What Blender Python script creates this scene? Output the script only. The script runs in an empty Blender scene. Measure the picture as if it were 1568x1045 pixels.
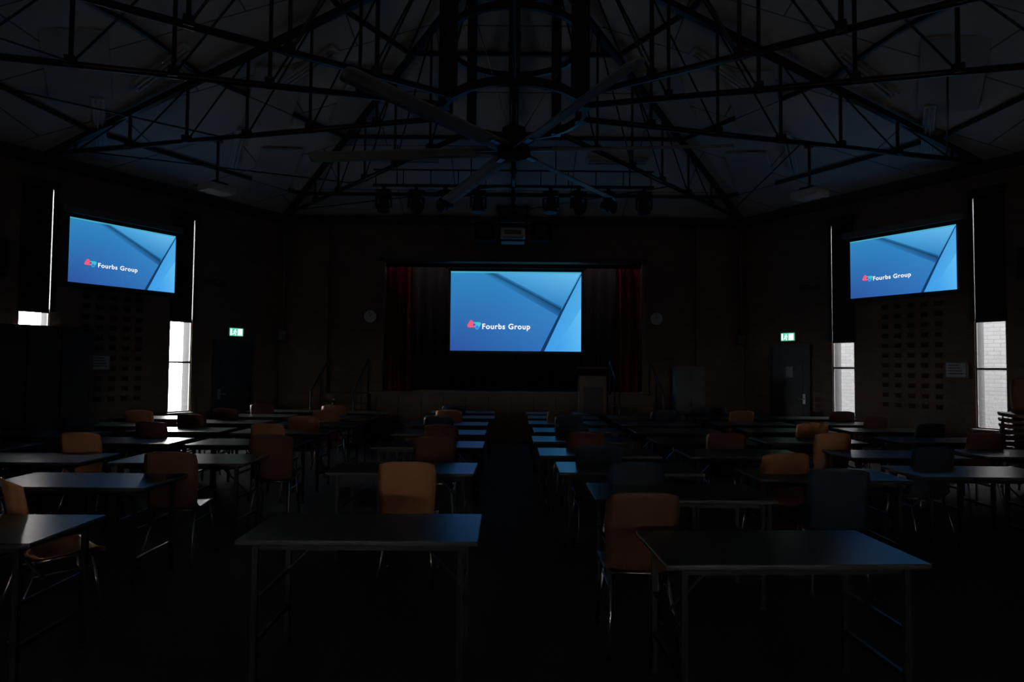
import bpy, bmesh, math, random
from mathutils import Vector, Matrix
random.seed(7)
scene=bpy.context.scene
scene.view_settings.view_transform='Standard'
COL=scene.collection

# ------------------------------------------------------------ materials
def lin(c):
    c=c/255.0
    return c/12.92 if c<=0.04045 else ((c+0.055)/1.055)**2.4
def rgb(r,g,b): return (lin(r),lin(g),lin(b),1)

def mat(name,color,rough=0.6,metal=0.0,noise=0.0,nscale=8.0,bump=0.0,spec=0.5,coat=0.0):
    m=bpy.data.materials.new(name); m.use_nodes=True
    nt=m.node_tree; b=nt.nodes['Principled BSDF']
    b.inputs['Roughness'].default_value=rough
    b.inputs['Metallic'].default_value=metal
    b.inputs['Specular IOR Level'].default_value=spec
    b.inputs['Coat Weight'].default_value=coat
    c=(color[0],color[1],color[2],1)
    b.inputs['Base Color'].default_value=c
    tc=nt.nodes.new('ShaderNodeTexCoord')
    n=nt.nodes.new('ShaderNodeTexNoise'); n.inputs['Scale'].default_value=nscale
    n.inputs['Detail'].default_value=4
    nt.links.new(tc.outputs['Object'],n.inputs['Vector'])
    mix=nt.nodes.new('ShaderNodeMix'); mix.data_type='RGBA'
    k=1-noise
    mix.inputs[6].default_value=(c[0]*k,c[1]*k,c[2]*k,1)
    mix.inputs[7].default_value=(min(1,c[0]*(1+noise)),min(1,c[1]*(1+noise)),min(1,c[2]*(1+noise)),1)
    nt.links.new(n.outputs['Fac'],mix.inputs[0])
    nt.links.new(mix.outputs[2],b.inputs['Base Color'])
    if bump>0:
        bp=nt.nodes.new('ShaderNodeBump'); bp.inputs['Strength'].default_value=bump
        bp.inputs['Distance'].default_value=0.01
        nt.links.new(n.outputs['Fac'],bp.inputs['Height'])
        nt.links.new(bp.outputs['Normal'],b.inputs['Normal'])
    return m

def brick_mat(name,c1,c2,mortar,rough=0.85):
    m=bpy.data.materials.new(name); m.use_nodes=True
    nt=m.node_tree; b=nt.nodes['Principled BSDF']; b.inputs['Roughness'].default_value=rough
    tc=nt.nodes.new('ShaderNodeTexCoord'); sp=nt.nodes.new('ShaderNodeSeparateXYZ'); cb=nt.nodes.new('ShaderNodeCombineXYZ')
    nt.links.new(tc.outputs['Object'],sp.inputs[0])
    nt.links.new(sp.outputs['X'],cb.inputs['X']); nt.links.new(sp.outputs['Z'],cb.inputs['Y'])
    br=nt.nodes.new('ShaderNodeTexBrick')
    br.inputs['Scale'].default_value=1.0
    br.inputs['Brick Width'].default_value=0.24; br.inputs['Row Height'].default_value=0.086
    br.inputs['Mortar Size'].default_value=0.006
    br.inputs['Color1'].default_value=(*c1,1); br.inputs['Color2'].default_value=(*c2,1); br.inputs['Mortar'].default_value=(*mortar,1)
    nt.links.new(cb.outputs[0],br.inputs['Vector'])
    nt.links.new(br.outputs['Color'],b.inputs['Base Color'])
    bp=nt.nodes.new('ShaderNodeBump'); bp.inputs['Strength'].default_value=0.5; bp.inputs['Distance'].default_value=0.01; bp.invert=True
    nt.links.new(br.outputs['Fac'],bp.inputs['Height']); nt.links.new(bp.outputs['Normal'],b.inputs['Normal'])
    return m

def emis(name,color,strength):
    m=bpy.data.materials.new(name); m.use_nodes=True
    nt=m.node_tree; nt.nodes.clear()
    o=nt.nodes.new('ShaderNodeOutputMaterial'); e=nt.nodes.new('ShaderNodeEmission')
    e.inputs[0].default_value=color; e.inputs[1].default_value=strength
    nt.links.new(e.outputs[0],o.inputs[0]); return m

SCREEN_STR=1.0
def slide_mat(name,strength):
    m=bpy.data.materials.new(name); m.use_nodes=True
    nt=m.node_tree; nt.nodes.clear()
    o=nt.nodes.new('ShaderNodeOutputMaterial'); e=nt.nodes.new('ShaderNodeEmission')
    a=nt.nodes.new('ShaderNodeAttribute'); a.attribute_name='Col'
    e.inputs[1].default_value=strength
    nt.links.new(a.outputs['Color'],e.inputs[0]); nt.links.new(e.outputs[0],o.inputs[0]); return m

M={}
M['brick']=brick_mat('brown_brick',(.165,.098,.06),(.128,.075,.047),(.135,.10,.078))
M['brick_ext']=brick_mat('pale_exterior_brick',(.062,.064,.067),(.053,.055,.059),(.036,.036,.037))
M['floor']=mat('charcoal_carpet',(.035,.035,.038),.95,noise=.35,nscale=60,bump=.3,spec=.1)
M['steel']=mat('dark_painted_steel',(.020,.016,.016),.36,.0,.2,5,spec=.45)
M['steel2']=mat('black_steel_tube',(.012,.012,.013),.4,.0,.2,5,spec=.4)
M['chrome']=mat('worn_chrome',(.40,.40,.40),.28,1.0,.1,8)
M['alu']=mat('fan_aluminium',(.26,.26,.26),.6,.0,.08,5,spec=.3)
M['black']=mat('matt_black_plastic',(.012,.012,.013),.6,0,.2,10)
M['rigblack']=mat('flat_black_powdercoat',(.012,.012,.012),.95,0,.2,10,spec=.05)
M['white']=mat('white_plastic',(.5,.5,.49),.5,0,.05,10)
M['grey']=mat('grey_paint',(.16,.16,.16),.6,0,.1,6,spec=.3)
M['panel']=mat('acoustic_panel_fabric',(.42,.415,.41),.9,0,.1,6,spec=.1)
M['lam']=mat('grey_laminate',(.042,.055,.055),.28,0,.12,30,spec=.55)
M['edge']=mat('laminate_edge_band',(.035,.035,.035),.4,0,.1,30)
M['orange']=mat('orange_polypropylene',(.50,.215,.10),.4,0,.1,6,spec=.4)
M['brown']=mat('rust_polypropylene',(.13,.052,.03),.42,0,.1,6,spec=.4)
M['blue']=mat('navy_polypropylene',(.022,.037,.062),.42,0,.1,6,spec=.4)
M['red']=mat('red_stage_velvet',(.15,.012,.014),.9,0,.25,14,spec=.1)
M['vel']=mat('black_stage_drape',(.006,.0035,.004),.95,0,.2,14,spec=.03)
M['timber']=mat('stage_timber',(.12,.065,.038),.5,0,.3,9)
M['door']=mat('dark_door_paint',(.02,.022,.024),.5,0,.15,4)
M['trim']=mat('dark_trim_paint',(.03,.026,.024),.5,0,.15,4)
M['frame']=mat('window_frame_paint',(.20,.20,.20),.5,0,.1,6)
M['reveal']=mat('window_reveal_grey',(.05,.051,.053),.8,0,.1,6,spec=.1)
M['blind']=mat('blackout_blind_fabric',(.008,.008,.009),.85,0,.2,40,spec=.1)
M['hole']=mat('vent_recess_shade',(.045,.027,.018),.95,0,.1,4,spec=0)  # darkened brick tone: shade inside the vent holes put into the colour
M['paper']=mat('notice_paper',(.4,.4,.38),.7,0,.15,20)
M['ground']=mat('exterior_paving',(.12,.12,.12),.9,0,.2,3)
M['shrub']=mat('shrub_leaves',(.03,.045,.02),.8,0,.5,12)
M['exitg']=emis('exit_sign_green',(.12,.75,.45,1),.9)
M['exitw']=emis('exit_sign_white',(.75,1,.92,1),1.8)
M['slide']=slide_mat('projected_slide',SCREEN_STR)
M['text']=emis('slide_lettering',(1,1,1,1),1.0)
M['lens']=mat('lens_glass',(.02,.02,.03),.6,0,.05,4,spec=.2)

def ceil_mat():
    m=bpy.data.materials.new('ceiling_board'); m.use_nodes=True
    nt=m.node_tree; b=nt.nodes['Principled BSDF']; b.inputs['Roughness'].default_value=.8
    tc=nt.nodes.new('ShaderNodeTexCoord')
    br=nt.nodes.new('ShaderNodeTexBrick'); br.inputs['Scale'].default_value=1
    br.inputs['Brick Width'].default_value=2.4; br.inputs['Row Height'].default_value=1.2
    br.inputs['Mortar Size'].default_value=.012
    br.inputs['Color1'].default_value=(.56,.535,.505,1); br.inputs['Color2'].default_value=(.48,.46,.435,1); br.inputs['Mortar'].default_value=(.16,.155,.15,1)
    nt.links.new(tc.outputs['Object'],br.inputs['Vector']); nt.links.new(br.outputs['Color'],b.inputs['Base Color'])
    return m
M['ceil']=ceil_mat()
def glass_mat():
    m=bpy.data.materials.new('window_glass'); m.use_nodes=True
    nt=m.node_tree; nt.nodes.clear()
    o=nt.nodes.new('ShaderNodeOutputMaterial'); t=nt.nodes.new('ShaderNodeBsdfTransparent'); g=nt.nodes.new('ShaderNodeBsdfGlossy')
    g.inputs['Roughness'].default_value=.02
    mx=nt.nodes.new('ShaderNodeMixShader'); mx.inputs[0].default_value=.05
    nt.links.new(t.outputs[0],mx.inputs[1]); nt.links.new(g.outputs[0],mx.inputs[2]); nt.links.new(mx.outputs[0],o.inputs[0]); return m
M['glass']=glass_mat()

# ------------------------------------------------------------ mesh builder
class MB:
    def __init__(s): s.bm=bmesh.new(); s.mats=[]
    def mi(s,m):
        if m not in s.mats: s.mats.append(m)
        return s.mats.index(m)
    def _fin(s,verts,m,smooth=False):
        i=s.mi(m); fs=set()
        for v in verts:
            for f in v.link_faces: fs.add(f)
        for f in fs: f.material_index=i; f.smooth=smooth
    def box(s,c,d,m,rot=None,bev=0.0):
        r=bmesh.ops.create_cube(s.bm,size=1)
        vs=r['verts']
        bmesh.ops.scale(s.bm,vec=d,verts=vs)
        if bev>0:
            es=list({e for v in vs for e in v.link_edges})
            rr=bmesh.ops.bevel(s.bm,geom=es,offset=bev,segments=2,affect='EDGES',profile=.6)
            vs=list({v for f in rr['faces'] for v in f.verts})
            seen=set(vs); st=list(vs)
            while st:
                v=st.pop()
                for e in v.link_edges:
                    o=e.other_vert(v)
                    if o not in seen: seen.add(o); st.append(o)
            vs=list(seen)
        if rot is not None: bmesh.ops.rotate(s.bm,cent=(0,0,0),matrix=rot,verts=vs)
        bmesh.ops.translate(s.bm,vec=c,verts=vs)
        s._fin(vs,m); return vs
    def box2(s,a,b,m,bev=0):
        a=Vector(a);b=Vector(b)
        return s.box((a+b)/2,(abs(b.x-a.x),abs(b.y-a.y),abs(b.z-a.z)),m,bev=bev)
    def cyl(s,p0,p1,r0,m,r1=None,seg=10,caps=True,smooth=True):
        p0=Vector(p0);p1=Vector(p1)
        if r1 is None: r1=r0
        d=p1-p0; L=d.length
        r=bmesh.ops.create_cone(s.bm,cap_ends=caps,segments=seg,radius1=r0,radius2=r1,depth=L)
        vs=r['verts']
        q=Vector((0,0,1)).rotation_difference(d.normalized()).to_matrix()
        bmesh.ops.rotate(s.bm,cent=(0,0,0),matrix=q,verts=vs)
        bmesh.ops.translate(s.bm,vec=(p0+p1)/2,verts=vs)
        s._fin(vs,m,False)
        if smooth:
            for v in vs:
                for f in v.link_faces:
                    if len(f.verts)==4: f.smooth=True
        return vs
    def beam(s,p0,p1,w,h,m):
        p0=Vector(p0);p1=Vector(p1); d=p1-p0; L=d.length; y=d.normalized()
        up=Vector((0,0,1))
        if abs(y.dot(up))>.98: up=Vector((1,0,0))
        x=y.cross(up).normalized(); z=x.cross(y).normalized()
        R=Matrix((x,y,z)).transposed()
        return s.box((p0+p1)/2,(w,L,h),m,rot=R)
    def tube(s,pts,r,m,seg=8):
        for a,b in zip(pts[:-1],pts[1:]): s.cyl(a,b,r,m,seg=seg)
    def sph(s,c,r,m,sc=(1,1,1),u=14,v=8):
        rr=bmesh.ops.create_uvsphere(s.bm,u_segments=u,v_segments=v,radius=r)
        vs=rr['verts']; bmesh.ops.scale(s.bm,vec=sc,verts=vs); bmesh.ops.translate(s.bm,vec=c,verts=vs); s._fin(vs,m,True); return vs
    def poly(s,pts,m,smooth=False):
        vs=[s.bm.verts.new(p) for p in pts]; f=s.bm.faces.new(vs); f.material_index=s.mi(m); f.smooth=smooth; return f
    def grid(s,P,m,smooth=True):
        V=[[s.bm.verts.new(p) for p in row] for row in P]; i=s.mi(m)
        fs=[]
        for a in range(len(V)-1):
            for b in range(len(V[0])-1):
                f=s.bm.faces.new((V[a][b],V[a][b+1],V[a+1][b+1],V[a+1][b])); f.material_index=i; f.smooth=smooth; fs.append(f)
        return fs
    def mesh(s,name):
        me=bpy.data.meshes.new(name); s.bm.to_mesh(me); s.bm.free()
        for m in s.mats: me.materials.append(M[m])
        return me
    def obj(s,name,loc=(0,0,0),rz=0,parent=None):
        return inst(name,s.mesh(name),loc,rz,parent)
def inst(name,me,loc=(0,0,0),rz=0,parent=None,scale=None):
    o=bpy.data.objects.new(name,me); o.location=loc; o.rotation_euler=(0,0,rz)
    if scale: o.scale=scale
    COL.objects.link(o)
    if parent: o.parent=parent
    return o
def empty(name,loc=(0,0,0),rz=0):
    o=bpy.data.objects.new(name,None); o.location=loc; o.rotation_euler=(0,0,rz); o.empty_display_size=.2; COL.objects.link(o); return o

# ------------------------------------------------------------ room plan
EAVE=4.9; HUB=Vector((0,8.1,0)); APEX=7.45
CFL=Vector((-5.08,14,0)); CFR=Vector((5.08,14,0)); CL=Vector((-8.49,8.1,0)); CR=Vector((8.49,8.1,0))
BKY=-3.2
SL=(CFL-CL).length

def wall(name,p0,p1,h,openings,m='brick',th=.25,z0=-.0):
    """local x along p0->p1, inward = -Y local"""
    d=(p1-p0); L=d.length; rz=math.atan2(d.y,d.x)
    xs=sorted({0,L,*[o[0] for o in openings],*[o[1] for o in openings]})
    zs=sorted({z0,h,*[o[2] for o in openings],*[o[3] for o in openings]})
    b=MB()
    for i in range(len(xs)-1):
        for j in range(len(zs)-1):
            cx=(xs[i]+xs[i+1])/2; cz=(zs[j]+zs[j+1])/2
            if any(o[0]<cx<o[1] and o[2]<cz<o[3] for o in openings): continue
            b.box2((xs[i],0,zs[j]),(xs[i+1],th,zs[j+1]),m)
    bmesh.ops.remove_doubles(b.bm,verts=b.bm.verts,dist=1e-5)
    o=b.obj(name,p0,rz); return o,rz,L

# side-wall openings (s = distance from stage corner)
WB=(2.05,2.49); WA=(4.47,4.90); WZ=(.68,4.4)
opL=[(SL-WB[1],SL-WB[0],*WZ),(SL-WA[1],SL-WA[0],*WZ)]
opR=[(WB[0],WB[1],*WZ),(WA[0],WA[1],*WZ)]
wl,RZL,_=wall('wall_left_front',CL,CFL,EAVE,opL)
wr,RZR,_=wall('wall_right_front',CFR,CR,EAVE,opR)
wall('wall_left_rear',Vector((-8.49,BKY,0)),CL,EAVE,[])
wall('wall_right_rear',CR,Vector((8.49,BKY,0)),EAVE,[])
REAR=[(8.49-3.3,8.49-2.9,.9,1.8),(8.49+1.9,8.49+2.3,.9,1.8)]
wall('wall_rear',Vector((8.49,BKY,0)),Vector((-8.49,BKY,0)),EAVE,REAR)
# stage wall with proscenium
PX0,PX1,PZ0,PZ1=-2.86,2.9,.92,3.88
wall('wall_stage',CFL,CFR,EAVE,[(PX0+5.08,PX1+5.08,PZ0,PZ1)])

def wp(side,s,z,off=0):
    """point on a front side wall; off = distance into the room"""
    if side=='L': p=CFL+(CL-CFL).normalized()*s+Vector((math.sin(RZL),-math.cos(RZL),0))*off; rz=RZL
    else: p=CFR+(CR-CFR).normalized()*s+Vector((math.sin(RZR),-math.cos(RZR),0))*off; rz=RZR
    return Vector((p.x,p.y,z)),rz

# floor
b=MB(); poly=[CFL+Vector((0,4,0)),CFL,CL,Vector((-8.49,BKY,0)),Vector((8.49,BKY,0)),CR,CFR,CFR+Vector((0,4,0))]
top=[(p.x,p.y,0) for p in poly]; f=b.poly(top,'floor')
r=bmesh.ops.extrude_face_region(b.bm,geom=[f]); bmesh.ops.translate(b.bm,vec=(0,0,-.1),verts=[v for v in r['geom'] if isinstance(v,bmesh.types.BMVert)])
b.obj('floor')

# ceiling facets
per=[Vector((5.08,14,0)),Vector((8.49,8.1,0)),Vector((8.49,BKY,0)),Vector((-8.49,BKY,0)),Vector((-8.49,8.1,0)),Vector((-5.08,14,0))]
b=MB()
for i in range(6):
    p,q=per[i],per[(i+1)%6]
    e=1.03
    P=HUB+(p-HUB)*e; Q=HUB+(q-HUB)*e; zz=EAVE-(APEX-EAVE)*(e-1)
    b.poly([(P.x,P.y,zz),(Q.x,Q.y,zz),(0,8.1,APEX)],'ceil')
bmesh.ops.remove_doubles(b.bm,verts=b.bm.verts,dist=1e-4)
g=b.bm.faces[:]
r=bmesh.ops.extrude_face_region(b.bm,geom=g); bmesh.ops.translate(b.bm,vec=(0,0,.15),verts=[v for v in r['geom'] if isinstance(v,bmesh.types.BMVert)])
b.obj('ceiling')

def perim(ang):
    d=Vector((math.cos(ang),math.sin(ang),0)); best=1e9
    for i in range(6):
        p,q=per[i],per[(i+1)%6]; e=q-p
        den=d.x*e.y-d.y*e.x
        if abs(den)<1e-9: continue
        w=p-HUB
        t=(w.x*e.y-w.y*e.x)/den; u=(w.x*d.y-w.y*d.x)/den
        if t>0 and -1e-6<=u<=1+1e-6: best=min(best,t)
    return best
def ceilz(x,y):
    v=Vector((x,y,0))-HUB
    if v.length<1e-6: return APEX
    return APEX-(APEX-EAVE)*v.length/perim(math.atan2(v.y,v.x))

# eaves beam
b=MB()
for i in range(6):
    p,q=per[i],per[(i+1)%6]
    if i==2: continue
    c=HUB
    P=p+(c-p).normalized()*.10; Q=q+(c-q).normalized()*.10
    b.beam((P.x,P.y,EAVE-.12),(Q.x,Q.y,EAVE-.12),.10,.18,'trim')
b.obj('trim_eaves')
# skirting
for nm,(p,q) in {'left':(CFL,CL),'right':(CFR,CR),'stage_a':(CFL,Vector((-3.4,14,0))),'stage_b':(Vector((3.4,14,0)),CFR)}.items():
    b=MB(); d=(q-p).normalized(); n=Vector((-d.y,d.x,0))
    if n.dot(HUB-p)<0: n=-n
    b.beam(p+n*.012+Vector((0,0,.07)),q+n*.012+Vector((0,0,.07)),.024,.14,'trim'); b.obj('baseboard_'+nm)

# ------------------------------------------------------------ trusses
BC=4.86; RIN=.9
angs=[90,49.3,14,-14,-33,-90,180-49.3,166,194,213]
for a in angs:
    A=math.radians(a); R=perim(A)-.12; d=Vector((math.cos(A),math.sin(A),0))
    def P(r,z): return (HUB.x+d.x*r,HUB.y+d.y*r,z)
    def tz(r): return APEX-(APEX-EAVE)*r/(R+.12)-.12
    b=MB()
    b.cyl(P(RIN,BC),P(R-.0,BC),.038,'steel',seg=12)
    b.beam(P(RIN,tz(RIN)),P(R,tz(R)+.03),.08,.09,'steel')
    n=max(5,int(round((R-RIN)/1.05)))
    rs=[RIN+(R-.55-RIN)*i/n for i in range(n+1)]
    for i,r_ in enumerate(rs):
        b.beam(P(r_,BC),P(r_,tz(r_)),.035,.035,'steel')
    for i in range(n):
        b.cyl(P(rs[i],tz(rs[i])),P(rs[i+1],BC),.014,'steel',seg=6)
    for r_ in rs[1:-1]:
        b.box(P(r_,BC+.03),(.10,.10,.11),'steel',rot=Matrix.Rotation(A,3,'Z'))
    b.obj('roof_truss')
# hub drum
b=MB(); N=10
for z,w in ((BC,.09),(5.75,.07),(6.85,.09)):
    for i in range(20):
        a0=2*math.pi*i/20; a1=2*math.pi*(i+1)/20
        b.beam((HUB.x+RIN*math.cos(a0),HUB.y+RIN*math.sin(a0),z),(HUB.x+RIN*math.cos(a1),HUB.y+RIN*math.sin(a1),z),.05,w*1.2,'steel')
for a in angs:
    A=math.radians(a); x=HUB.x+RIN*math.cos(A); y=HUB.y+RIN*math.sin(A)
    b.beam((x,y,BC-.05),(x,y,ceilz(x,y)-.05),.13,.13,'steel')
for a in (0,90):
    A=math.radians(a); b.beam((HUB.x+RIN*math.cos(A),HUB.y+RIN*math.sin(A),6.85),(HUB.x-RIN*math.cos(A),HUB.y-RIN*math.sin(A),6.85),.08,.1,'steel')
b.obj('roof_hub_ring')
# purlins + tie rods
b=MB()
angs_s=sorted(x%360 for x in angs)
for k in (.33,.62,.88):
    for i in range(len(angs_s)):
        a0=math.radians(angs_s[i]); a1=math.radians(angs_s[(i+1)%len(angs_s)])
        p=HUB+Vector((math.cos(a0),math.sin(a0),0))*perim(a0)*k; q=HUB+Vector((math.cos(a1),math.sin(a1),0))*perim(a1)*k
        n=6
        for j in range(n):
            u=p.lerp(q,j/n); v=p.lerp(q,(j+1)/n)
            b.beam((u.x,u.y,ceilz(u.x,u.y)-.03),(v.x,v.y,ceilz(v.x,v.y)-.03),.05,.06,'trim')
b.obj('roof_purlins')
b=MB()
for i in range(len(angs_s)):
    a0=math.radians(angs_s[i]); a1=math.radians(angs_s[(i+1)%len(angs_s)])
    p=HUB+Vector((math.cos(a0),math.sin(a0),0))*perim(a0)*.56; q=HUB+Vector((math.cos(a1),math.sin(a1),0))*perim(a1)*.9
    b.cyl((p.x,p.y,BC),(q.x,q.y,BC),.012,'steel',seg=6)
b.obj('roof_tie_rods')
# ceiling acoustic panels + fluorescent battens
def facet_panel(name,x,y,L,W,T,m,ang,drop=.02):
    e=.3; z=ceilz(x,y)
    gx=(ceilz(x+e,y)-ceilz(x-e,y))/(2*e); gy=(ceilz(x,y+e)-ceilz(x,y-e))/(2*e)
    n=Vector((gx,gy,-1)).normalized()      # pointing down
    d=Vector((math.cos(ang),math.sin(ang),0)); d.z=gx*d.x+gy*d.y; d.normalize()
    t=n.cross(d).normalized()
    R=Matrix((d,t,n)).transposed()
    b=MB(); c=n*(T/2+drop)
    b.box(c,(L,W,T),m,rot=R,bev=.008)
    if 'batten' in name:
        for k in (-1,1): b.cyl(c+n*(T/2+.02)-d*(L/2-.05)+t*(k*W*.2),c+n*(T/2+.02)+d*(L/2-.05)+t*(k*W*.2),.016,'white')
    return b.obj(name,(x,y,z))
for sx in (-1,1):
    for (x,y,a) in ((3.2,9.7,25),(5.0,8.9,25),(4.9,11.2,60),(6.3,9.6,60),(3.6,7.2,-22),(6.2,6.3,-22),(2.0,12.3,0)):
        facet_panel('fluorescent_batten_light',sx*x,y,1.2,.16,.06,'white',math.radians(sx*a))
    for (x,y,a) in ((2.6,10.8,60),(3.9,10.2,60),(5.9,8.5,60),(4.6,12.2,60),(4.4,5.9,0),(6.6,5.2,0),(2.6,5.6,0)):
        facet_panel('ceiling_acoustic_panel',sx*x,y,1.5,.75,.04,'panel',math.radians(sx*a) )

# ------------------------------------------------------------ big ceiling fan
b=MB(); FZ=4.38
b.cyl((0,0,FZ+.18),(0,0,6.9),.04,'steel',seg=12)
b.cyl((0,0,FZ+.02),(0,0,FZ+.26),.15,'rigblack',seg=24)
b.cyl((0,0,FZ-.08),(0,0,FZ+.02),.22,'rigblack',seg=24,r1=.20)
b.cyl((0,0,FZ-.13),(0,0,FZ-.08),.10,'rigblack',seg=20,r1=.17)
for k in range(6):
    A=math.radians(-6+60*k); d=Vector((math.cos(A),math.sin(A),0)); t=Vector((-d.y,d.x,0))
    P=[]
    for r_ in (.22,.5,1.0,1.6,2.2,2.68,2.72):
        row=[]
        w=.10 if r_<2.7 else .06
        for u in (-1,-.4,.3,1):
            z=FZ-.04+u*.03+ (1-u*u)*.02 - r_*.004
            row.append(Vector((0,0,z))+d*r_+t*(u*w))
        P.append(row)
    fs=b.grid(P,'alu')
    r=bmesh.ops.extrude_face_region(b.bm,geom=fs)
    bmesh.ops.translate(b.bm,vec=(0,0,.018),verts=[v for v in r['geom'] if isinstance(v,bmesh.types.BMVert)])
    b.box(Vector((0,0,FZ-.02))+d*.32,(.34,.09,.03),'steel',rot=Matrix.Rotation(A,3,'Z'))
    if k%2==0: b.cyl(Vector((0,0,FZ+.24))+d*.12,Vector((0,0,5.75))+d*.8,.006,'chrome',seg=6)
b.obj('industrial_ceiling_fan',(0,8.1,0))

# ------------------------------------------------------------ screens
def slide(W,H,parent):
    bm=bmesh.new(); cl=bm.loops.layers.float_color.new('Col'); lay=[0]
    def P(pts,cols):
        y=-.003-.0012*lay[0]; lay[0]+=1
        vs=[bm.verts.new((u*W,y,v*H)) for u,v in pts]; f=bm.faces.new(vs)
        if isinstance(cols[0],(int,float)): cols=[cols]*len(pts)
        for l,c in zip(f.loops,cols): l[cl]=rgb(*c)
    # base graded in strips
    P([(0,0),(.5,0),(.5,1),(0,1)],[(46,84,160),(46,104,178),(50,136,198),(48,134,192)])
    P([(.5,0),(1,0),(1,1),(.5,1)],[(46,104,178),(52,120,194),(60,148,206),(50,136,198)])
    P([(0,.98),(1,.98),(1,1),(0,1)],(74,170,200))
    P([(.24,.98),(.32,.98),(.85,.54),(.83,.44)],[(48,130,188),(26,72,108),(18,56,90),(40,104,168)])
    P([(.34,.98),(.99,.98),(.85,.54)],[(68,158,214),(100,186,236),(46,128,192)])
    P([(.31,.98),(.36,.98),(.855,.56),(.835,.53)],[(24,74,116),(50,130,188),(40,116,174),(12,46,78)])
    P([(1,.98),(1,.90),(.87,.50),(.72,.0),(.69,.0),(.835,.48)],(18,58,102))
    P([(1,.96),(1,0),(.72,0),(.86,.50)],[(78,168,226),(82,176,240),(64,156,232),(46,128,198)])
    P([(.80,.02),(1,.55),(1,.0)],[(62,154,230),(98,192,246),(86,180,244)])
    # logo: two interlocking rounded triangles
    k=W/H
    def rtri(cx,cy,r,rr,c,rot):
        pts=[]
        for j in range(3):
            a=rot+j*2*math.pi/3
            for i in range(9):
                b_=a-math.pi/3+i*2*math.pi/24
                pts.append((cx+r*math.cos(a)+rr*math.cos(b_),cy+(r*math.sin(a)+rr*math.sin(b_))*k))
        P(pts,c)
    rtri(.160,.330,.020,.013,(240,92,126),math.pi/2)
    rtri(.205,.322,.020,.013,(60,200,206),-math.pi/2)
    rtri(.183,.328,.006,.006,(120,76,176),0)
    rtri(.205,.296,.004,.010,(66,124,232),-math.pi/2)
    me=bpy.data.meshes.new('slide'); bm.to_mesh(me); bm.free(); me.materials.append(M['slide'])
    inst('slide',me,(-W/2,0,-H/2),0,parent)
    cu=bpy.data.curves.new('t','FONT'); cu.body='Fourbs Group'; cu.offset=.022; cu.space_character=1.12
    to=bpy.data.objects.new('t',cu); COL.objects.link(to)
    bpy.context.view_layer.update()
    dg=bpy.context.evaluated_depsgraph_get()
    tm=bpy.data.meshes.new_from_object(to.evaluated_get(dg)); 
    bpy.data.objects.remove(to)
    xs=[v.co.x for v in tm.vertices]; sc=.365*W/(max(xs)-min(xs)); mx=min(xs)
    for v in tm.vertices: v.co=Vector(((v.co.x-mx)*sc,0,v.co.y*sc))
    tm.materials.clear(); tm.materials.append(M['text'])
    inst('slide_lettering',tm,(-W/2+.245*W,-.03,-H/2+.275*H),0,parent)

def screen(c,rz,W,H,rim=.05,depth=.06,housing=True):
    e=empty('projection_screen',c,rz)
    b=MB()
    b.box2((-W/2-rim,0,-H/2-rim),(W/2+rim,.012,H/2+rim*1.3),'black')
    b.cyl((-W/2-rim,.0,-H/2-rim),(W/2+rim,.0,-H/2-rim),.016,'black')
    if housing: b.box2((-W/2-.12,-.05,H/2+rim*1.3),(W/2+.12,.08,H/2+rim*1.3+.11),'grey',bev=.01)
    for sx in (-1,1): b.box2((sx*(W/2+.04)-.02,.01,H/2+.02),(sx*(W/2+.04)+.02,depth,H/2+.14),'black')
    b.obj('screen_frame',parent=e)
    slide(W,H,e)
    return e
# side screens 10 mm clear of the side walls' blinds
p,rz=wp('L',3.40,3.42,.12); screen(p,rz,1.78,1.05)
p,rz=wp('R',3.40,3.42,.12); screen(p,rz,1.78,1.05)
screen((.08,14.45,2.84),0,2.95,1.80)

# ------------------------------------------------------------ windows
def window(i,side,s0,s1,blind_bottom):
    w=s1-s0; p,rz=wp(side,(s0+s1)/2,0,0)
    z0,z1=WZ; e=empty('window_%d'%i,p,rz); b=MB(); t=.018
    y0,y1=.02,.05
    b.box2((-w/2,y0,z0),(-w/2+t,y1,z1),'frame'); b.box2((w/2-t,y0,z0),(w/2,y1,z1),'frame')
    for z in (z0+t/2,1.62,2.42,z1-t/2): b.box2((-w/2,y0,z-.018),(w/2,y1,z+.018),'frame')
    b.box2((-w/2-.04,-.06,z0-.03),(w/2+.04,.06,z0),'frame')
    for sx in (-1,1): b.box2((sx*w/2,y1,z0),(sx*(w/2-.008),.27,z1),'reveal')
    b.box2((-w/2,y1,z0),(w/2,.30,z0+.01),'reveal')
    b.obj('frame',parent=e)
    b=MB(); b.box2((-w/2+t,.034,z0),(w/2-t,.038,z1),'glass'); b.obj('pane',parent=e)
    # roller blind
    gx=(.031,.032,.026,.028)[i-1]
    x0,x1=(-w/2-.02,w/2-gx) if side=='L' else (-w/2+gx,w/2+.02)
    b=MB(); b.box2((x0,-.014,blind_bottom),(x1,-.008,z1),'blind')
    b.box2((-w/2-.04,-.10,z1-.06),(w/2+.04,-.004,z1+.06),'black')
    b.box2((x0,-.03,blind_bottom-.03),(x1,-.004,blind_bottom+.02),'black',bev=.004)
    # far edge guide channel (narrow slit of daylight remains)
    if side=='L': b.box2((w/2-.018,-.03,blind_bottom),(w/2+.05,-.0,z1),'black')
    else: b.box2((-w/2-.05,-.03,blind_bottom),(-w/2+.018,-.0,z1),'black')
    b.obj('roller_blind',parent=e)
window(1,'L',*WB,2.40); window(2,'L',*WA,2.40); window(3,'R',*WB,2.12); window(4,'R',*WA,2.38)
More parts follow.
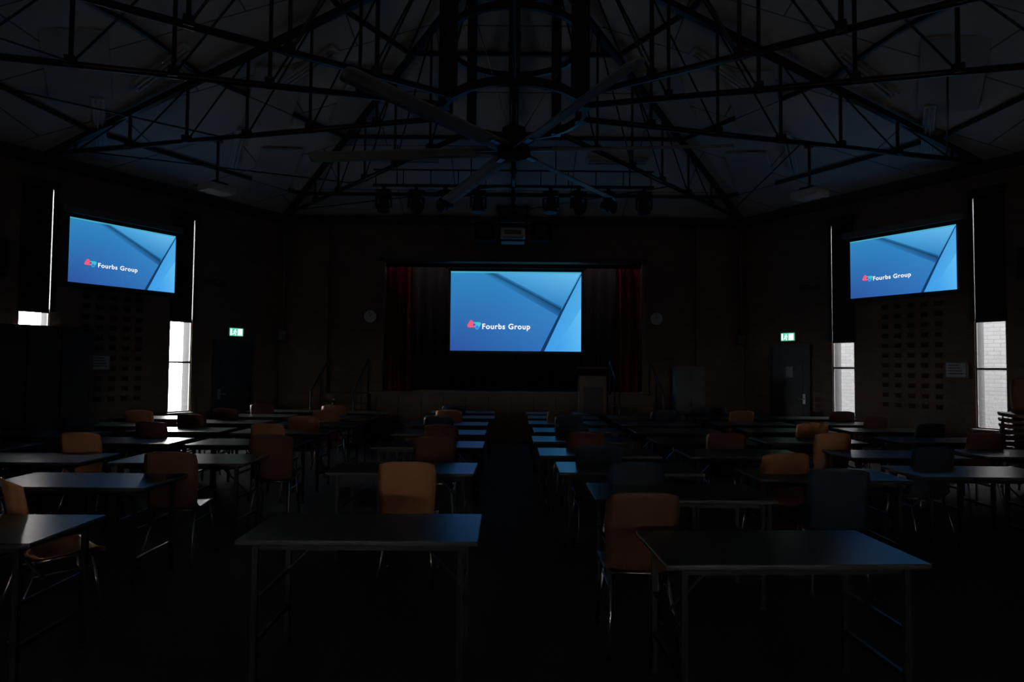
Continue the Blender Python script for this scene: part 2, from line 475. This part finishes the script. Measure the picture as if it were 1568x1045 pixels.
# rear windows
for k,(a,c,z0,z1) in enumerate(REAR):
    b=MB(); x0,x1=8.49-c,8.49-a
    for x in (x0,x1): b.box2((x-.03,BKY-.1,z0),(x+.03,BKY-.05,z1),'frame')
    for z in (z0,z1): b.box2((x0,BKY-.1,z-.03),(x1,BKY-.05,z+.03),'frame')
    b.box2((x0,BKY-.08,z0),(x1,BKY-.075,z1),'glass')
    b.obj('window_%d'%(5+k))
# unseen fill lamps and housings, added at the rear to brighten the ceiling
for k in range(2):
    x=(-4.0,4.0)[k]
    b=MB(); b.box2((-.65,-.0,-.12),(.65,.2,-.06),'grey',bev=.01); b.box2((-.65,.18,-.12),(.65,.2,.03),'grey'); b.obj('added_fill_housing',(x,BKY,2.6))
    L=bpy.data.lights.new('added_ceiling_fill','AREA'); L.shape='RECTANGLE'; L.size=1.2; L.size_y=.15; L.energy=17; L.color=(1,.94,.86)
    o=bpy.data.objects.new('added_ceiling_fill',L); o.location=(x,BKY+.1,2.63); o.rotation_euler=(math.radians(152),0,0); COL.objects.link(o)

# doors + exit signs
def door(i,side):
    p,rz=wp(side,1.14,0,0); e=empty('door_%d'%i,p,rz); b=MB()
    b.box2((-.41,-.03,.0),(.41,-.001,2.02),'door',bev=.005)
    for z0,z1 in ((.2,.9),(1.1,1.85)):
        b.box2((-.3,-.036,z0),(.3,-.03,z1),'door',bev=.003)
    b.obj('leaf',parent=e)
    b=MB()
    b.box2((-.47,-.05,0),(-.41,0,2.08),'trim'); b.box2((.41,-.05,0),(.47,0,2.08),'trim'); b.box2((-.47,-.05,2.02),(.47,0,2.08),'trim')
    b.obj('frame',parent=e)
    sx=-1 if side=='L' else 1
    b=MB(); b.cyl((sx*.33,-.03,1.0),(sx*.33,-.08,1.0),.012,'chrome'); b.cyl((sx*.33,-.08,1.0),(sx*.22,-.08,1.0),.011,'chrome'); b.box2((sx*.33-.03,-.04,.9),(sx*.33+.03,-.03,1.1),'chrome')
    if side=='R': b.box2((-.08,-.04,1.42),(.08,-.036,1.64),'paper')
    b.obj('handle',parent=e)
    p,rz=wp(side,1.12,2.24,.05); e=empty('exit_sign',p,rz); b=MB()
    b.box2((-.17,0,-.09),(.17,.05,.10),'white',bev=.008); b.box2((-.155,-.004,-.075),(.155,0,.08),'exitg')
    y=-.008
    b.box2((.03,y,-.06),(.13,y+.003,.065),'exitw')           # doorway pictogram
    b.sph((-.03,y,.045),.014,'exitw',(1,.2,1))
    b.beam((-.035,y,.03),(-.05,y,-.015),.004,.02,'exitw'); b.beam((-.05,y,-.015),(-.02,y,-.035),.004,.014,'exitw'); b.beam((-.02,y,-.035),(-.03,y,-.065),.004,.012,'exitw')
    b.beam((-.05,y,-.015),(-.09,y,-.045),.004,.014,'exitw'); b.beam((-.035,y,.025),(0,y,.0),.004,.01,'exitw'); b.beam((-.035,y,.025),(-.07,y,.01),.004,.01,'exitw')
    b.box2((-.14,y,-.06),(-.11,y+.003,.065),'exitw')
    b.obj('sign_face',parent=e)
door(1,'L'); door(2,'R')

# brick vent grilles, notices, conduits, speakers
for side in 'LR':
    p,rz=wp(side,3.5,0,.004); b=MB()
    for c in range(5):
        for r_ in range(11):
            x=-.44+c*.22; z=.98+r_*.172
            b.box2((x-.05,-.012,z-.035),(x+.05,.0,z+.035),'hole')
            b.box2((x-.065,-.018,z+.035),(x+.065,.0,z+.05),'trim')
    b.obj('brick_vent_grille',p,rz)
    p,rz=wp(side,3.72 if side=='L' else 4.22,1.6,.03); b=MB()
    b.box2((-.16,-.03,-.13),(.16,.02,.13),'grey',bev=.006); b.box2((-.14,-.034,-.11),(.14,-.03,.11),'paper')
    for k in range(4): b.box2((-.11,-.036,.07-k*.045),(.05+.02*k,-.034,.085-k*.045),'black')
    b.obj('framed_notice',p,rz)
    sx=-1 if side=='L' else 1
    b=MB(); b.cyl((0,0,2.3),(0,0,4.78),.02,'grey'); b.box2((-.08,-.05,2.12),(.08,.04,2.32),'grey',bev=.01)
    for z in (2.8,3.4,4.0,4.6): b.box2((-.04,-.01,z-.015),(.04,.05,z+.015),'grey')
    b.obj('conduit_with_junction_box',(sx*4.98,13.93,0))
    p,rz=wp(side,5.35,3.15,.0); b=MB()
    b.box((0,-.25,0),(.3,.26,.5),'black',rot=Matrix.Rotation(-.2,3,'X'),bev=.015); b.cyl((0,-.15,.0),(0,0,.0),.03,'steel')
    b.cyl((0,-.385,-.10),(0,-.40,-.10),.1,'steel2',seg=20); b.cyl((0,-.39,.13),(0,-.41,.13),.04,'steel2',seg=16)
    b.box2((-.08,-.02,-.12),(.08,0,.12),'steel')
    b.obj('wall_speaker',p,rz)
    p,rz=wp(side,1.75,3.2,.0); b=MB(); b.cyl((0,0,0),(0,-.35,0),.018,'steel'); b.cyl((0,-.30,-.02),(0,-.45,-.06),.06,'black',r1=.07,seg=16); b.box2((-.06,-.02,-.06),(.06,0,.06),'steel'); b.obj('wall_camera',p,rz)

# brick piers on stage wall
for sx in (-1,1):
    b=MB(); b.box2((-.35,-.12,0),(.35,0,EAVE-.22),'brick'); b.obj('wall_pier',(sx*4.35,14,0))
    # clock
    b=MB(); x=(-3.1,3.15)[sx>0]
    b.cyl((0,0,0),(0,-.04,0),.15,'trim',seg=32); b.cyl((0,-.04,0),(0,-.044,0),.135,'white',seg=32)
    b.beam((0,-.05,0),(.05,-.05,.06),.004,.012,'black'); b.beam((0,-.05,0),(-.02,-.05,.11),.004,.008,'black')
    for k in range(12):
        a=math.pi*k/6; b.box((.115*math.sin(a),-.046,.115*math.cos(a)),(.01,.004,.01),'black')
    b.obj('wall_clock',(x,14,2.66))

# ------------------------------------------------------------ stage
b=MB()
b.box2((-3.0,13.72,.001),(3.05,13.98,.98),'timber'); b.box2((-3.05,13.68,.98),(3.1,13.995,1.04),'timber',bev=.01)
for k in range(13): b.box2((-2.9+k*.48,13.71,.1),(-2.88+k*.48,13.725,.94),'trim')
b.obj('stage_platform')
b=MB(); b.box2((-2.84,14.0,.93),(2.88,14.26,1.015),'timber'); b.box2((-4.98,14.26,.93),(4.98,17.18,1.015),'timber'); b.obj('floor_stage')
b=MB(); b.box2((-5.0,17.2,0),(5.0,17.4,5.4),'trim'); b.box2((-5.2,14.25,0),(-5.0,17.4,5.4),'trim'); b.box2((5.0,14.25,0),(5.2,17.4,5.4),'trim'); b.box2((-5.2,14.25,5.3),(5.2,17.4,5.4),'trim')
b.obj('wall_backstage')
def drape(name,x0,x1,y,z0,z1,m,amp=.05,per_=.17):
    b=MB(); n=int(abs(x1-x0)/per_*8); P=[]
    for z in (z0,(z0+z1)/2,z1):
        P.append([(x0+(x1-x0)*i/n, y+amp*math.sin(2*math.pi*i/8)+.3*amp*math.sin(i*.37), z) for i in range(n+1)])
    b.grid(P,m); return b.obj(name)
drape('stage_curtain',-2.84,-2.25,14.38,1.03,3.86,'red')
drape('stage_curtain',2.32,2.88,14.38,1.03,3.86,'red')
drape('stage_backdrop_curtain',-4.9,4.9,15.1,1.03,4.6,'vel',.06,.25)
drape('stage_valance_curtain',-2.84,2.88,14.28,3.80,4.15,'vel',.012)
b=MB()
for x in (PX0,PX1): b.box2((x-.05,13.95,1.04),(x+.05,14.05,PZ1+.08),'timber')
b.box2((PX0-.05,13.95,PZ1),(PX1+.05,14.05,PZ1+.08),'trim'); b.obj('trim_proscenium')
# steps + rails
for sx,x,y in ((-1,-3.5,13.86),(1,2.5,13.66)):
    b=MB()
    for k in range(5):
        b.box2((-.45,-.28*(5-k),.0),(.45,-.28*(4-k),.2*(k+1)),'timber')
    for px in (-.42,.42):
        pts=[(px,-1.3,.2),(px,-1.3,1.1),(px,-.05,1.72),(px,-.05,1.0)]
        b.tube(pts,.018,'steel'); b.cyl((px,-.7,.6),(px,-.7,1.4),.014,'steel')
    b.obj('stage_steps',(x,y,0))
# lectern
b=MB()
b.box2((-.3,-.22,0),(.3,.22,.06),'timber'); b.box2((-.27,-.18,.06),(.27,.18,1.42),'timber',bev=.01)
b.box((0,-.02,1.52),(.66,.5,.04),'timber',rot=Matrix.Rotation(-.25,3,'X'),bev=.008); b.box2((-.2,-.185,.3),(.2,-.18,1.2),'trim'); b.cyl((.15,.1,1.5),(.12,-.1,1.78),.007,'steel'); b.sph((.12,-.1,1.79),.018,'black')
b.obj('lectern',(1.62,12.95,0))
# grey cupboard on stage wall right
b=MB(); b.box2((-.3,-.42,0),(.3,0,1.62),'grey',bev=.01); b.box2((-.29,-.432,.08),(-.005,-.42,1.58),'grey',bev=.004); b.box2((.005,-.432,.08),(.29,-.42,1.58),'grey',bev=.004)
for x in (-.03,.03): b.cyl((x,-.45,.8),(x,-.45,.95),.007,'chrome')
b.obj('metal_cupboard',(3.75,13.86,0))
# tall black storage cabinet (left wall)
p,rz=wp('L',5.0,0,.10); b=MB()
b.box2((-.92,-.45,.05),(.92,0,2.15),'black',bev=.01)
for k in range(4): b.box2((-.9+k*.45+.008,-.47,.1),(-.9+(k+1)*.45-.008,-.45,2.1),'door',bev=.005); b.box2((-.5+k*.45-.0,-.485,1.0),(-.485+k*.45,-.47,1.15),'steel')
b.box2((-.88,-.42,0),(.88,-.03,.05),'black')
b.obj('storage_cabinet',p,rz)

# ------------------------------------------------------------ lighting bar + moving heads
LY=12.0
b=MB(); b.cyl((-2.65,0,0),(2.65,0,0),.028,'steel',seg=10); b.cyl((-2.65,0,.3),(2.65,0,.3),.018,'steel',seg=8)
for k in range(11):
    x=-2.6+k*.52; b.cyl((x,0,0),(x,0,.3),.01,'steel',seg=6)
for x in (-2.2,-.8,.8,2.2): b.cyl((x,0,0),(x,0,ceilz(x,LY)-5.0-.01),.012,'steel',seg=6)
b.obj('stage_lighting_bar',(0,LY,5.0))
def movhead(tilt):
    b=MB()
    b.box((0,0,-.045),(.06,.05,.09),'steel'); b.box((0,0,-.12),(.27,.2,.09),'black',bev=.015)
    b.cyl((0,0,-.165),(0,0,-.20),.07,'black',seg=16); b.box((0,0,-.21),(.30,.09,.035),'black',bev=.008)
    for s in (-1,1): b.box((s*.14,0,-.31),(.03,.09,.21),'black',bev=.008)
    d=Vector((0,-math.sin(tilt),-math.cos(tilt))); c=Vector((0,0,-.35))
    b.cyl(c-d*.13,c+d*.06,.085,'black',r1=.115,seg=20); b.cyl(c+d*.06,c+d*.13,.115,'black',r1=.12,seg=20); b.cyl(c+d*.13,c+d*.135,.105,'lens',seg=20)
    return b.mesh('moving_head')
mh=[movhead(.1),movhead(.8),movhead(1.3)]
for i,x in enumerate((585,635,680,731,843,886,932,987)):
    X=(x-785)/982*LY
    inst('stage_spotlight',mh[(0,1,2,0,0,1,2,0)[i]],(X,LY,4.98),(0,.4,-.9,.2,-.3,.3,1.0,0)[i])

# ------------------------------------------------------------ projectors
def projector(loc,rz,top,w=.42):
    b=MB()
    b.box((0,0,0),(w,.32,.11),'white',bev=.03)
    b.cyl((w*.22,-.16,0),(w*.22,-.20,0),.05,'black',seg=20); b.cyl((w*.22,-.2,0),(w*.22,-.205,0),.04,'lens',seg=20)
    for k in range(6): b.box((-w*.25+k*.02,-.161,0),(.008,.004,.07),'black')
    b.box((0,0,.085),(.2,.2,.02),'black'); b.cyl((0,0,.09),(0,0,top-loc[2]),.02,'steel',seg=12); b.cyl((0,0,top-loc[2]-.02),(0,0,top-loc[2]),.07,'steel',seg=16)
    for sx in (-1,1):
        for sy in (-1,1): b.beam((0,0,.12),(sx*.13,sy*.1,.06),.012,.012,'steel')
    return b.obj('ceiling_projector',loc,rz)
projector((-4.28,9.17,4.12),math.radians(60)+math.pi,BC-.03)
projector((4.28,9.17,4.12),math.radians(-60)+math.pi,BC-.03)
b=MB()
b.box((0,0,0),(.44,.42,.17),'white',bev=.03); b.cyl((0,.2,0),(0,.26,0),.06,'black',seg=20); b.box((0,-.212,.0),(.3,.004,.08),'grey')
for z in (-.025,0,.025): b.box((0,-.215,z),(.28,.003,.008),'black')
b.box((0,0,-.14),(.42,.3,.03),'grey',bev=.01)
for sx in (-1,1):
    for sy in (-.2,.2): b.cyl((sx*.25,sy,-.14),(sx*.25,sy,.45),.012,'rigblack',seg=8)
    b.cyl((sx*.25,-.2,.2),(sx*.25,.2,.2),.01,'rigblack',seg=8)
for z in (-.14,.2,.45):
    for sy in (-.2,.2): b.cyl((-.25,sy,z),(.25,sy,z),.012,'rigblack',seg=8)
b.box((0,0,.46),(.6,.4,.03),'rigblack'); b.cyl((0,0,.46),(0,0,.84),.035,'steel',seg=12)
b.cyl((-.75,0,.24),(.75,0,.24),.022,'steel',seg=10)
for sx in (-1,1):
    b.box((sx*.5,-.02,.03),(.38,.3,.32),'rigblack',bev=.02); b.cyl((sx*.5,-.175,.03),(sx*.5,-.18,.03),.11,'steel2',seg=20)
b.obj('projector_speaker_rig',(0,11.5,3.98))

# ------------------------------------------------------------ tables
def table_mesh():
    b=MB(); W,D,H,T=1.2,.6,.73,.025
    b.box2((-W/2,0,H-T),(W/2,D,H-.002),'edge',bev=.006)
    b.box2((-W/2+.004,.004,H-.003),(W/2-.004,D-.004,H),'lam')
    # underside rails
    for y in (.06,D-.06): b.box2((-W/2+.08,y-.01,H-T-.035),(W/2-.08,y+.01,H-T),'steel2')
    for sx in (-1,1):
        x=sx*(W/2-.09)
        for y in (.05,D-.05):
            b.box2((x-.014,y-.014,.012),(x+.014,y+.014,H-T),'steel2'); b.cyl((x,y,0),(x,y,.03),.02,'black',seg=10)
        b.box2((x-.012,.05,H-T-.03),(x+.012,D-.05,H-T),'steel2'); b.box2((x-.01,.05,.20),(x+.01,D-.05,.225),'steel2')
        b.beam((x,D/2,.42),(x-sx*.27,D/2,H-T-.02),.018,.008,'steel2'); b.box2((x-.008,.05,.41),(x+.008,D-.05,.43),'steel2')
    return b.mesh('folding_table')
TM=table_mesh()

# ------------------------------------------------------------ chairs (face +Y)
def chair_mesh(shell):
    b=MB()
    prof=[(.225,.405),(.215,.432),(.18,.447),(.10,.446),(.0,.436),(-.09,.430),(-.15,.438),(-.185,.470),(-.203,.53),(-.215,.61),(-.23,.70),(-.25,.79),(-.262,.845),(-.272,.872)]
    prof=[(y,z if z<.46 else .46+(z-.46)*1.09) for y,z in prof]
    wid=[.36,.39,.405,.41,.41,.405,.395,.385,.385,.40,.415,.415,.395,.35]
    P=[]; n=10
    for k,((y,z),w) in enumerate(zip(prof,wid)):
        row=[]
        for i in range(n+1):
            u=-1+2*i/n; e=abs(u)**3
            yy,zz=y,z
            if k<=5: zz+= .018*abs(u)**4
            elif k<=7: zz+=.02*e; yy+=.02*e
            else: yy+=.045*e
            if k==len(prof)-1: zz-=.022*u**4
            row.append((u*w/2,yy,zz))
        P.append(row)
    fs=b.grid(P,shell)
    bmesh.ops.recalc_face_normals(b.bm,faces=fs)
    r=bmesh.ops.solidify(b.bm,geom=fs,thickness=.006)
    for f in b.bm.faces: f.smooth=True
    # legs
    for sx in (-1,1):
        x=sx*.155
        b.tube([(sx*.20,.22,.0),(x,.15,.425),(x,-.13,.42),(sx*.20,-.26,.0)],.0105,'chrome',seg=8)
        for y in (.22,-.26): b.cyl((sx*.20,y,0),(sx*.198,y*.97,.03),.015,'black',seg=8)
        b.tube([(sx*.168,.165,.34),(sx*.168,-.16,.34)],.007,'chrome',seg=6)
    for y in (.14,-.12): b.cyl((-.155,y,.424),(.155,y,.42),.0105,'chrome',seg=8)
    return b.mesh('stacking_chair')
CM={k:chair_mesh(k) for k in ('orange','brown','blue')}

# (x centre, near-edge y, chair colour, chair dx, chair yaw)
T=[]
def add(x,y,c=None,dx=0,yaw=0,cy=None,rz=0): T.append((x,y,c,dx,yaw,cy,rz))
# explicit near layout
add(-.76,3.2,None)
add(1.29,2.88,None,rz=.03)
add(-2.9,3.10,None)
add(-3.15,4.5,'orange',.33,-.7,4.02)
add(-.9,5.2,'orange',.14,.03)
add(1.16,4.25,'brown',-.42,.0,3.84)
add(1.0,5.3,'blue',-.08,.06)
add(2.55,5.05,'blue',-.22,-.12)
add(3.95,5.25,None)
add(-2.92,5.62,'brown',.22,.04)
add(-4.35,5.6,'orange',-.1,.1)
add(.88,6.3,'blue',-.1,.05)
add(2.35,6.3,'orange',-.1,.1,5.55)
add(3.95,6.35,'blue',-.15,.1)
add(3.6,7.55,'orange',-.1,.05)
add(-.9,6.85,'brown',.15,0)
add(-2.9,6.9,'brown',.5,.1)
add(-4.3,6.95,'orange',.0,.0)
add(5.4,6.5,'blue',.2,0)
cols=['orange','brown','orange','brown','blue']
def column(x,ys,skip=0.1):
    for y in ys:
        c=random.choice(cols) if random.random()>skip else None
        add(x+random.uniform(-.06,.06),y+random.uniform(-.06,.06),c,random.uniform(-.2,.2),random.uniform(-.15,.15))
column(-.92,[8.2,9.45,10.7,11.9])
column(.9,[7.5,8.6,9.7,10.8,11.7])
column(-2.9,[8.1,9.25,10.4,11.6])
column(-4.3,[8.2,9.4,10.55,11.7])
column(-5.7,[6.4,7.6,8.8,10.0])
column(2.3,[7.5,8.65,9.8,11.0])
column(3.85,[8.75,9.9,11.0,12.1])
column(5.3,[7.75,8.9,10.0,11.1])
for (x,y,c,dx,yaw,cy,rz) in T:
    inst('folding_table',TM,(x,y,0),rz+random.uniform(-.012,.012))
    if c:
        inst('stacking_chair',CM[c],(x+dx,(y-.30 if cy is None else cy),0),yaw)

# chair stack near right wall
e=empty('chair_stack',(6.68,8.35,0),math.radians(120))
for k in range(9): inst('chair_%d'%(k+1),CM['brown'],(0,k*.012,k*.075),0,e)
# water bottle
b=MB(); b.cyl((0,0,0),(0,0,.17),.034,'lens',seg=16); b.cyl((0,0,.17),(0,0,.205),.034,'lens',r1=.015,seg=16); b.cyl((0,0,.205),(0,0,.235),.016,'white',seg=12)
b.obj('water_bottle',(-3.3,11.95,.73))

# ------------------------------------------------------------ exterior
b=MB(); b.box2((-60,-60,-.3),(60,60,-.14),'ground'); b.obj('exterior_ground')
p,rz=wp('R',4.5,-.14,-4.5); b=MB(); b.box2((-9,0,0),(9,.3,5.5),'brick_ext'); b.obj('exterior_brick_wall',p,rz)
p,rz=wp('R',6.2,-.14,-3.4); b=MB()
for k in range(40):
    a=random.uniform(0,6.28); r_=random.uniform(0,.45)
    b.sph((r_*math.cos(a),r_*math.sin(a),random.uniform(.3,1.5)),random.uniform(.1,.22),'shrub',u=7,v=5)
b.cyl((0,0,0),(0,0,.6),.05,'timber'); b.obj('garden_shrub',p,0)

w=bpy.data.worlds.new('overcast_sky'); scene.world=w; w.use_nodes=True
bg=w.node_tree.nodes['Background']; bg.inputs[0].default_value=(1,.99,.98,1); bg.inputs[1].default_value=32.0

# ------------------------------------------------------------ camera
cam=bpy.data.cameras.new('camera'); co=bpy.data.objects.new('camera',cam); COL.objects.link(co)
cam.sensor_width=36; cam.lens=982/1568*36; cam.clip_start=.05
co.matrix_world=Matrix.Translation((0,0,1.6))@Matrix.Rotation(math.radians(90+2.25),4,'X')@Matrix.Rotation(math.radians(.5),4,'Z')
scene.camera=co
